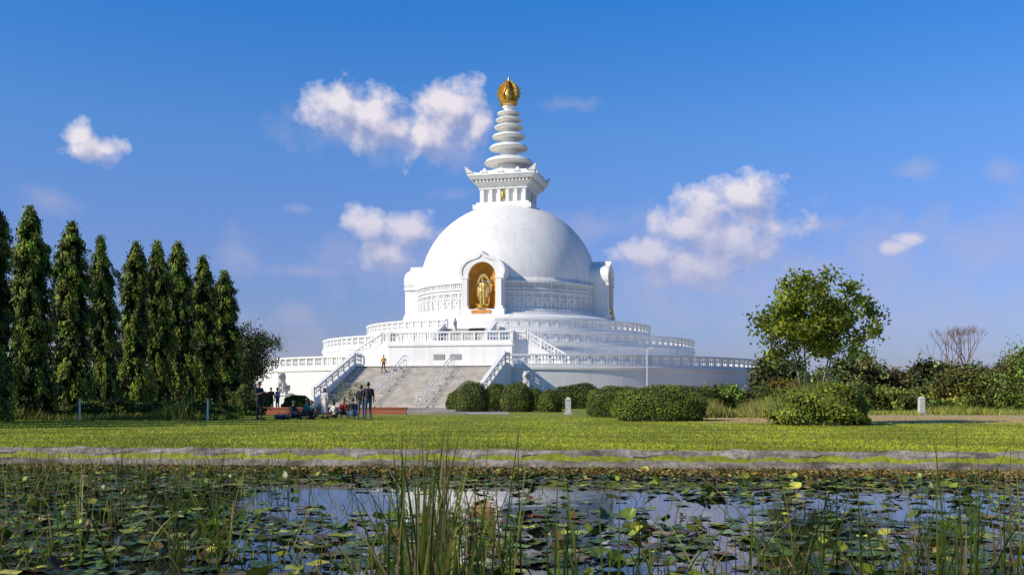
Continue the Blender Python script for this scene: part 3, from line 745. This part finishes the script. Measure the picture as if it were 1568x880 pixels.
def crown_tree(name,loc,seed,env,nclus,nleaf,sig,LL,base,stems=4,forkz=1.4,bark=BARK,shell=.55,rtr=.09,spread=.35,core=0,mat=None):
    global rng; rng=np.random.default_rng(seed); rnd=random.Random(seed)
    (cx,cy,cz),(rx,ry,rz)=env
    cl=[]
    while len(cl)<nclus:
        p=rng.normal(size=3); p/=np.linalg.norm(p); p*=rng.uniform(shell,1.0)*(1+.14*math.sin(p[0]*5+seed)+.12*math.sin(p[2]*6+p[1]*4))
        q=np.array([cx+p[0]*rx,cy+p[1]*ry,cz+p[2]*rz*(1 if p[2]>0 else .8)])
        if q[2]>.3: cl.append(q)
    mb=MB(); forks=[]
    for s in range(stems):
        a=s*2*pi/stems+rnd.random(); p=Vector((.12*math.cos(a)*(stems>1),.12*math.sin(a)*(stems>1),-.1)); r=rtr
        for k in range(5):
            p2=p+Vector((math.cos(a)*spread*.35+rnd.uniform(-.06,.06),math.sin(a)*spread*.35+rnd.uniform(-.06,.06),(cz-.2*rz-0)/5)); mb.tube(p,p2,r,r*.82); p=p2; r*=.82
            if p.z>forkz*.8: forks.append((p.copy(),r))
    for c in cl:
        c=Vector(c); f=min(forks,key=lambda f:(f[0]-c).length+ (2 if f[0].z>c.z else 0)+rnd.random()*.8)
        p=f[0]; r=f[1]*.45; mid=(p+c)/2+Vector((rnd.uniform(-.15,.15),rnd.uniform(-.15,.15),-.12)); mb.tube(p,mid,r,r*.65,5); mb.tube(mid,c,r*.65,r*.25,5)
        for k in range(3): mb.tube(c,c+Vector((rnd.gauss(0,sig),rnd.gauss(0,sig),rnd.gauss(.1,sig))),r*.25,r*.1,4)
    Vs=[];Cs=[]
    for c in cl:
        n=nleaf; s2=sig*rng.uniform(.7,1.25)
        dp=rng.normal(0,1,(n,3))*np.array([s2,s2,s2*.75])
        p=c+dp; br=rng.choice([.55,.85,1.25,1.6],p=[.25,.35,.25,.15])
        out=unit(dp)+np.array([0,0,.7])
        V,C=leaves(p,rng.normal(0,1,(n,3))+np.array([0,0,-.6]),rng.uniform(.7,1.25,n)*LL,rng.uniform(.5,.68,n)*LL,gcol(n,tuple(x*br for x in base),.25,.2),out,.7); Vs.append(V);Cs.append(C)
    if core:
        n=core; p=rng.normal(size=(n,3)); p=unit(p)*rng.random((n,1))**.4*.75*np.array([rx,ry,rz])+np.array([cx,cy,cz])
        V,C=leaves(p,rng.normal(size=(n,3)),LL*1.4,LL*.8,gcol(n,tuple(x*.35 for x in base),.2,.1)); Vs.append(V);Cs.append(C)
    e=empty(name,loc); mb.obj('trunk',[bark],e,True)
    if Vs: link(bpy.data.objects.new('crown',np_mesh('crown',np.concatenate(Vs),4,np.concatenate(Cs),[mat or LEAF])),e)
    return e
crown_tree('young_broadleaf_tree',(PX(1246,40.5),40.5,0),21,((-.1,0,4.2),(2.75,2.0,2.2)),120,95,.25,.19,(.18,.225,.02),stems=4,forkz=1.6,bark=PBARK,shell=.35,rtr=.06,spread=.45)
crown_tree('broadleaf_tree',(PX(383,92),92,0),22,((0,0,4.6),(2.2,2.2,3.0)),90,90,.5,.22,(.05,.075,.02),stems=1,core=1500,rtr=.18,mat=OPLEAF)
crown_tree('flowering_shrub',(PX(536,50.5),50.5,0),23,((0,0,1.25),(.85,.6,.75)),34,55,.14,.07,(.22,.24,.14),stems=5,forkz=.4,bark=PBARK,rtr=.02,spread=.3)
def bare(loc,seed,hh):
    rnd=random.Random(seed); mb=MB()
    def grow(p,d,r,l,dep):
        for k in range(3):
            p2=p+d*(l/3); mb.tube(p,p2,r,r*.86,5); p=p2; r*=.86; d=(d+Vector((rnd.gauss(0,.09),rnd.gauss(0,.09),.05))).normalized()
        if dep>0:
            for k in range(3 if dep>1 else 5):
                dd=(d+Vector((rnd.gauss(0,.36),rnd.gauss(0,.36),rnd.uniform(-.05,.25)))).normalized(); grow(p,dd,r*.72,l*.74,dep-1)
    for k in range(3): grow(Vector((rnd.uniform(-1,1)*.5,0,-.1)),Vector((rnd.uniform(-.3,.3),rnd.uniform(-.3,.3),1)).normalized(),.2,hh*.33,4)
    mb.obj('bare_tree',[simple('dry_twigs',(.26,.16,.11),(.17,.10,.08),3,.9)]).location=loc
bare((PX(1472,108),108,0),5,9.0)
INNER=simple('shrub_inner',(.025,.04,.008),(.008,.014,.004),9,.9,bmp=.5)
def shrub(name,loc,rx,ry,hz,seed,base=(.04,.075,.012),power=2.6,nl=3500,LL=.09,rough=.06,jit=.55):
    global rng; rng=np.random.default_rng(seed)
    p=rng.normal(size=(nl,3)); p[:,2]=np.abs(p[:,2])*1.0-.25
    pw=power; nn=(np.abs(p)**pw).sum(1)**(1/pw); u=p/nn[:,None]
    lump=1+rough*(np.sin(u[:,0]*7+seed)+np.sin(u[:,1]*6+seed*2)+np.sin(u[:,2]*8+u[:,0]*5))+rng.normal(0,.025,nl)
    q=u*lump[:,None]*np.array([rx,ry,hz*.72])+np.array([0,0,hz*.28]); q[:,2]=np.maximum(q[:,2],.03)
    nr=unit(np.sign(u)*np.abs(u)**(pw-1)/np.array([rx,ry,hz*.72]))
    ax=np.cross(nr,rng.normal(size=(nl,3)))+nr*rng.normal(0.2,.35,(nl,1))
    patch=.85+.3*np.sin(u[:,0]*5+seed)*np.sin(u[:,2]*6+1.3)
    col=gcol(nl,base,.38,.2)*patch[:,None]
    V,C=leaves(q,ax,rng.uniform(.7,1.3,nl)*LL,rng.uniform(.5,.7,nl)*LL,col,nr,jit)
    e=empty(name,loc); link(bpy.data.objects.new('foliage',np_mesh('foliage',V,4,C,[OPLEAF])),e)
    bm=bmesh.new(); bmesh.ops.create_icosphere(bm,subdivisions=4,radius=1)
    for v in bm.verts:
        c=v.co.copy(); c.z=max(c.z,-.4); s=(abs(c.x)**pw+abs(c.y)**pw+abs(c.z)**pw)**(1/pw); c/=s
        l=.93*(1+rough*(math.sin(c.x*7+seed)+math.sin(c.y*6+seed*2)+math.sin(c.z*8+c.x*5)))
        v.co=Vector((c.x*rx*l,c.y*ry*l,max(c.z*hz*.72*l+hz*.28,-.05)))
    me=bpy.data.meshes.new('inner'); bm.to_mesh(me); bm.free(); me.materials.append(INNER); link(bpy.data.objects.new('inner_light_blocker',me),e)  # closed dark green body added inside the foliage to block light
    return e
shrub('clipped_hedge',(PX(1009,45.2),45.2,0),2.0,1.3,1.52,1,nl=11000,power=2.8,rough=.03,LL=.08,base=(.13,.185,.014))
shrub('clipped_hedge',(PX(937,52),52,0),1.25,1.2,1.55,2,nl=7000,power=3.4,rough=.025,LL=.08,base=(.115,.165,.014))
shrub('clipped_hedge',(PX(1040,60),60,0),1.9,1.2,1.65,3,nl=6000,power=4,rough=.02,LL=.09,base=(.11,.16,.016))
for i,(px,d,rx,hh) in enumerate([(722,66,1.2,1.95),(760,69,.95,1.85),(792,66,1.15,1.9),(818,70,.85,1.5),(842,65,.75,1.4),(700,74,.8,1.4)]):
    shrub('round_clipped_bush',(PX(px,d),d,0),rx,rx,hh,10+i,nl=4500,power=2.3,LL=.09,rough=.03,base=(.105,.145,.014))
shrub('overgrown_shrub',(PX(1258,39.5),39.5,0),1.95,1.4,1.5,31,nl=9000,power=1.9,LL=.13,rough=.11,base=(.17,.21,.02),jit=.9)
for i,(px,d,rx,ry,hh) in enumerate([(378,62,1.1,1,1.6),(392,66,1.0,1,1.3),(455,72,1.0,1,1.0),(885,78,2.0,1.2,1.9),(1100,75,2.6,1.2,1.7),(1160,72,2.2,1.2,1.5),(960,82,3,1.2,1.6)]):
    shrub('shrub',(PX(px,d),d,0),rx,ry,hh,40+i,nl=4500,power=2.2,LL=.13,rough=.08,base=(.085,.12,.016),jit=.8)
def mass(name,specs,seed,base,LL,nper,mat=None):
    global rng; rng=np.random.default_rng(seed); Vs=[];Cs=[]
    for (x,y,z,rx,ry,rz,br) in specs:
        ncl=int(nper/70)+1
        cc=unit(rng.normal(size=(ncl,3)))*rng.uniform(.45,1,(ncl,1))
        idx=rng.integers(0,ncl,nper); p=cc[idx]+rng.normal(0,.20,(nper,3))
        cb=np.exp(rng.normal(0,.35,ncl))[idx]
        q=p*np.array([rx,ry,rz])+np.array([x,y,z]); k=q[:,2]>.02; q=q[k]; cb=cb[k]; pk=p[k]; n=len(q)
        hu=math.exp(rng.normal(0,.22))
        col=gcol(n,(base[0]*br*hu,base[1]*br,base[2]*br),.25,.15)*cb[:,None]
        V,C=leaves(q,rng.normal(size=(n,3)),rng.uniform(.7,1.3,n)*LL,rng.uniform(.5,.8,n)*LL,col,unit(pk)+np.array([0,0,.5]),.8); Vs.append(V);Cs.append(C)
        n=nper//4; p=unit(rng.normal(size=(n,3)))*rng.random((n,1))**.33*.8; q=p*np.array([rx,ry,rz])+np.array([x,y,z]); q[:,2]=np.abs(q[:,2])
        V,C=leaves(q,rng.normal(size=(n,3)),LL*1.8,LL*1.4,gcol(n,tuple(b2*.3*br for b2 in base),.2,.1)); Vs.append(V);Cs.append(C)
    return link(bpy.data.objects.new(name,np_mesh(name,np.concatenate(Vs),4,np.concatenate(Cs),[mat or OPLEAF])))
rr=random.Random(3); sp=[]
for i in range(52):
    px=1165+i*11+rr.uniform(-6,6); d=rr.uniform(95,125)
    top=rr.uniform(3.6,5.4)+1.1*math.sin(i*.55); 
    if px<1250: top*=.8
    if 1430<px<1520: top=min(top,4.4)
    sp.append((PX(px,d),d,top*.5,rr.uniform(1.4,2.6),2,top*.5,rr.uniform(.6,1.5)))
for i in range(60):
    x=rr.uniform(-150,150); d=rr.uniform(165,200); top=rr.uniform(5,7.0); sp.append((x,d,top*.5,4,3,top*.5,rr.uniform(.6,1.0)))
for i in range(12):
    x=rr.uniform(-62,-24); d=rr.uniform(80,120); top=rr.uniform(3,5.5); sp.append((x,d,top*.5,2.6,2.5,top*.5,rr.uniform(.5,.9)))
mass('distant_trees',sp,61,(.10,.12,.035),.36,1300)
sp=[]
for i in range(55):
    px=rr.uniform(1075,1700); d=rr.uniform(62,80); top=rr.uniform(.8,1.9); sp.append((PX(px,d),d,top*.45,rr.uniform(.7,1.4),.9,top*.55,rr.uniform(.5,1.8)))
for px,d,top,br in ((1562,70,4.6,2.0),(1500,74,3.0,1.2),(1450,76,3.4,.9),(1390,66,1.5,1.8),(1200,74,2.4,.9)):
    sp.append((PX(px,d),d,top*.5,1.6,1.2,top*.5,br))
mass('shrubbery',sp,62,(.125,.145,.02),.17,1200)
sp=[]
for i in range(46):
    x=rr.uniform(-27,-14.5); d=rr.uniform(46.5,56); top=rr.uniform(.45,1.05); sp.append((x,d,top*.4,rr.uniform(.7,1.2),.8,top*.6,rr.uniform(.6,1.2)))
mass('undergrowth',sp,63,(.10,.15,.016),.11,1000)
def blades(name,x,y,z0,h,wd,lean,col,mat=None):
    n=len(x); a=rng.random(n)*2*pi; sx=np.cos(a)*wd/2; sy=np.sin(a)*wd/2; la=rng.random(n)*2*pi; lx=np.cos(la)*lean*h; ly=np.sin(la)*lean*h
    V=np.empty((n,3,3)); V[:,0]=np.stack([x-sx,y-sy,z0],1); V[:,1]=np.stack([x+sx,y+sy,z0],1); V[:,2]=np.stack([x+lx,y+ly,z0+h],1)
    return link(bpy.data.objects.new(name,np_mesh(name,V.reshape(-1,3),3,np.repeat(col,3,axis=0),[mat or OPLEAF])))
rng=np.random.default_rng(77)
n=150000; u=rng.random(n); d=21+31*u**1.25; x=(rng.random(n)*2-1)*.60*d; y=yk(x)+.15+(d-21)
h=rng.uniform(.02,.055,n); pat=.85+.22*np.sin(x*.9+1.3*np.sin(y*.5))+.16*np.sin(y*2.1+x*.3)
dryf=np.clip((y-40.5)*.4,0,1)*np.clip((x-7)*.3,0,1)*(rng.random(n)<.8); col=gcol(n,(.33,.37,.018),.3,.18)*pat[:,None]; col=col*(1-dryf[:,None])+np.array([.46,.34,.16])*dryf[:,None]
blades('lawn_grass_blades',x,y,np.zeros(n),h,.022,1.1,col)
n=14000; x=rng.uniform(-14,14,n); k=rng.random(n)**2; y=yk(x)+.42-k*.40; h=rng.uniform(.03,.12,n)*(.4+.6*(np.sin(x*1.7)+np.sin(x*4.1+1)>-.3)); blades('kerb_grass',x,y,np.full(n,0)-k*.12,h,.018,.9,gcol(n,(.26,.28,.03),.4,.3))
n=26000; x=np.where(rng.random(n)<.5,rng.uniform(-28,-13.5,n),rng.uniform(10,36,n)); y=np.where(x<0,rng.uniform(45.8,50,n),rng.uniform(56,62,n)); h=rng.uniform(.2,.8,n)*(.35+.65*(np.sin(x*.9)*np.sin(x*.37+1))**2)*np.where(x<0,1.3,1)
blades('tall_grass',x,y,np.zeros(n),h,.04,.5,gcol(n,(.17,.20,.03),.35,.3)*np.where(x<0,.9,1.2)[:,None])
n=7000; px=rng.uniform(1070,1215,n); y=rng.uniform(50,56,n); x=(px-784)/F*y; blades('tall_grass',x,y,np.zeros(n),rng.uniform(.3,1.15,n)*(.6+.4*np.sin(x*2)),.04,.4,gcol(n,(.23,.235,.05),.35,.2))
n=5000; a=rng.random(n)*2*pi; rr_=rng.random(n)**.5*1.9; x=PX(1252,39.5)+rr_*np.cos(a); y=39.6+rr_*np.sin(a)*.7; blades('tall_grass',x,y,np.full(n,.4),rng.uniform(.5,1.7,n)*(1.1-rr_/3.0),.035,.45,gcol(n,(.20,.24,.05),.35,.2))
# ------------------------------------------------------------------ lily pads
rng=np.random.default_rng(5); NPAD=14000
xp=rng.uniform(-15,15,NPAD); yp=rng.uniform(4,22.5,NPAD); k=(yp<yk(xp)-.45)&(np.abs(xp)<yp*.62+2); xp=xp[k];yp=yp[k]
cov=.80+.26*np.sin(xp*1.3+.7*np.sin(yp*1.1))*np.cos(yp*.9+xp*.35)
def hole(cx,cy,rx,ry,amt): return amt*np.exp(-((xp-cx)/rx)**2-((yp-cy)/ry)**2)
cov-=hole(-1.2,16.2,3.2,1.7,1.1)+hole(-.8,14.6,1.9,.8,.9)+hole(3.8,14.3,2.6,1.1,.85)+hole(-4,15.4,1.8,.9,.6)+hole(1.2,12.8,1.2,.6,.5)+hole(-3.3,17.6,1.4,.8,.5)+hole(6,16.5,1.8,.8,.5)
cov=np.where(yp>19.2,cov+.25,cov)
k=rng.random(len(xp))<np.clip(cov,.06,1); xp=xp[k];yp=yp[k]; NPAD=len(xp)
K=11; V=np.empty((NPAD,K*3,3)); C=np.empty((NPAD,K*3,3))
r0=rng.uniform(.055,.155,NPAD); rot=rng.random(NPAD)*2*pi; typ=rng.random(NPAD)
tilt=np.where(typ<.88,rng.normal(0,.07,NPAD),rng.uniform(.25,1.0,NPAD)); ta=rng.random(NPAD)*2*pi
r0=np.where(typ<.88,r0,r0*.75)
zb=-.392+rng.random(NPAD)*.016+np.where(typ<.88,0,np.sin(tilt)*r0*.6)
pal=np.array([(.065,.10,.016),(.10,.14,.018),(.22,.25,.03),(.035,.052,.015),(.15,.10,.035),(.14,.045,.022),(.30,.29,.05)])
ci=rng.choice(7,NPAD,p=[.26,.25,.14,.15,.10,.03,.07]); pc=pal[ci]*np.exp(rng.normal(0,.28,(NPAD,1)))
ph=rng.random(NPAD)*6
def padpt(th,rf):
    lx=r0*rf*np.cos(th); ly=r0*rf*np.sin(th); lz=.010*np.sin(th*3+ph)*rf+np.where(typ>.80,.035,.004)*rf*rf
    ux,uy=np.cos(ta),np.sin(ta); al=lx*ux+ly*uy; pr=-lx*uy+ly*ux
    pr2=pr*np.cos(tilt)-lz*np.sin(tilt); z2=pr*np.sin(tilt)+lz*np.cos(tilt)
    return np.stack([xp+al*ux-pr2*uy,yp+al*uy+pr2*ux,zb+z2],1)
for j in range(K):
    t0=rot+.18+(2*pi-.36)*j/K; t1=rot+.18+(2*pi-.36)*(j+1)/K
    V[:,3*j]=padpt(rot,0.05); V[:,3*j+1]=padpt(t0,1+.05*math.sin(j*2.3)); V[:,3*j+2]=padpt(t1,1+.05*math.sin((j+1)*2.3))
    for q in range(3): C[:,3*j+q]=pc*(1.2 if q==0 else .95)
link(bpy.data.objects.new('water_lily_pads',np_mesh('water_lily_pads',V.reshape(-1,3),3,C.reshape(-1,3),[PADM])))
n=22000; x=rng.uniform(-15,15,n); y=yk(x)-.30-rng.random(n)**1.5*1.3; p=np.stack([x,y,np.full(n,-.39)+rng.random(n)*.09],1)
V,C=leaves(p,rng.normal(0,1,(n,3))*np.array([1,1,.35]),rng.uniform(.05,.14,n),.04,gcol(n,(.17,.13,.035),.45,.25)); link(bpy.data.objects.new('pond_weeds',np_mesh('pond_weeds',V,4,C,[OPLEAF])))
# ------------------------------------------------------------------ reeds
def reeds(name,sp,seed):
    r=random.Random(seed); Vs=[];Cs=[]
    for (x,y,h,lean,az,bend,wd,col) in sp:
        S_=6; pts=[]
        for k in range(S_+1):
            t=k/S_; q=lean*h*(t+bend*t*t*1.5); z=h*t*(1-.2*bend*t*t); pts.append((x+math.cos(az)*q,y+math.sin(az)*q,-.42+z,wd*(1-t)**.6*.5+.0012))
        fa=r.random()*pi*.6-.3
        cx,cy=math.cos(fa),math.sin(fa)
        for k in range(S_):
            a=pts[k];b3=pts[k+1]
            Vs+=[(a[0]-cx*a[3],a[1]-cy*a[3],a[2]),(a[0]+cx*a[3],a[1]+cy*a[3],a[2]),(b3[0]+cx*b3[3],b3[1]+cy*b3[3],b3[2]),(b3[0]-cx*b3[3],b3[1]-cy*b3[3],b3[2])]
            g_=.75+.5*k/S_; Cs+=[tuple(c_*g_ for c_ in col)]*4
    return link(bpy.data.objects.new(name,np_mesh(name,np.array(Vs),4,np.array(Cs),[LEAF])))
r=random.Random(9); sp=[]
gcs=[(.10,.16,.018),(.15,.21,.02),(.06,.10,.014),(.18,.23,.02),(.27,.24,.06),(.30,.23,.11),(.16,.12,.05)]
def pick(): 
    c=r.choice(gcs); k=r.uniform(.7,1.25); return tuple(a*k for a in c)
def clump(px,spr,d,n,hmax,lean=.15,hmin=.5,wd=.016,dd=.6):
    for i in range(n):
        d_=d+r.uniform(-dd,dd); x=PX(px+r.gauss(0,spr),d_); h=hmin+(hmax-hmin)*r.random()**1.3
        sp.append((x,d_,h,abs(r.gauss(0,lean)),r.random()*2*pi,r.random()*.9,wd*r.uniform(.6,1.4),pick()))
clump(650,24,7.4,90,1.62,.14,.6,.018); clump(690,22,8.2,54,1.65,.15,.5,.018); clump(640,36,8.6,46,1.5,.24,.4); clump(740,36,8.5,30,1.6,.16,.4); clump(870,18,8.6,24,1.3,.14,.4)
clump(1445,18,8.6,38,1.62,.13,.6); clump(1478,12,8,26,1.7,.09,.7); clump(1215,35,8.8,46,1.4,.3,.3); clump(1000,60,9,40,1.1,.4,.2); clump(1300,60,9,50,1.2,.35,.2); clump(1395,40,9,40,1.3,.35,.3); clump(1540,34,9,50,1.45,.3,.3)
clump(300,50,10,44,1.15,.45,.2); clump(335,8,11,12,1.35,.1,.6); clump(80,60,10,40,1.05,.4,.2); clump(560,40,9,40,1.15,.35,.2); clump(430,60,10,30,.95,.35,.15); clump(800,60,9.3,34,1.05,.4,.15); clump(160,60,13,26,1.1,.15,.3); clump(1130,50,8.5,30,1.0,.4,.2)
for i in range(1300):
    d_=r.uniform(9,21); x=r.uniform(-.56,.56)*d_; w_=.33 if x<-.15*d_ else .22
    sp.append((x,d_,w_*r.uniform(.4,1.5),r.uniform(.05,.9),r.random()*2*pi,r.random(),.009*r.uniform(.6,1.3),pick()))
for i in range(360):
    d_=r.uniform(15,21); x=r.uniform(-.55,-.2)*d_
    sp.append((x,d_,r.uniform(.3,.85),r.uniform(.03,.4),r.random()*2*pi,r.random()*.6,.010,pick()))
reeds('reeds',sp,4)
print('done', len(bpy.data.objects))
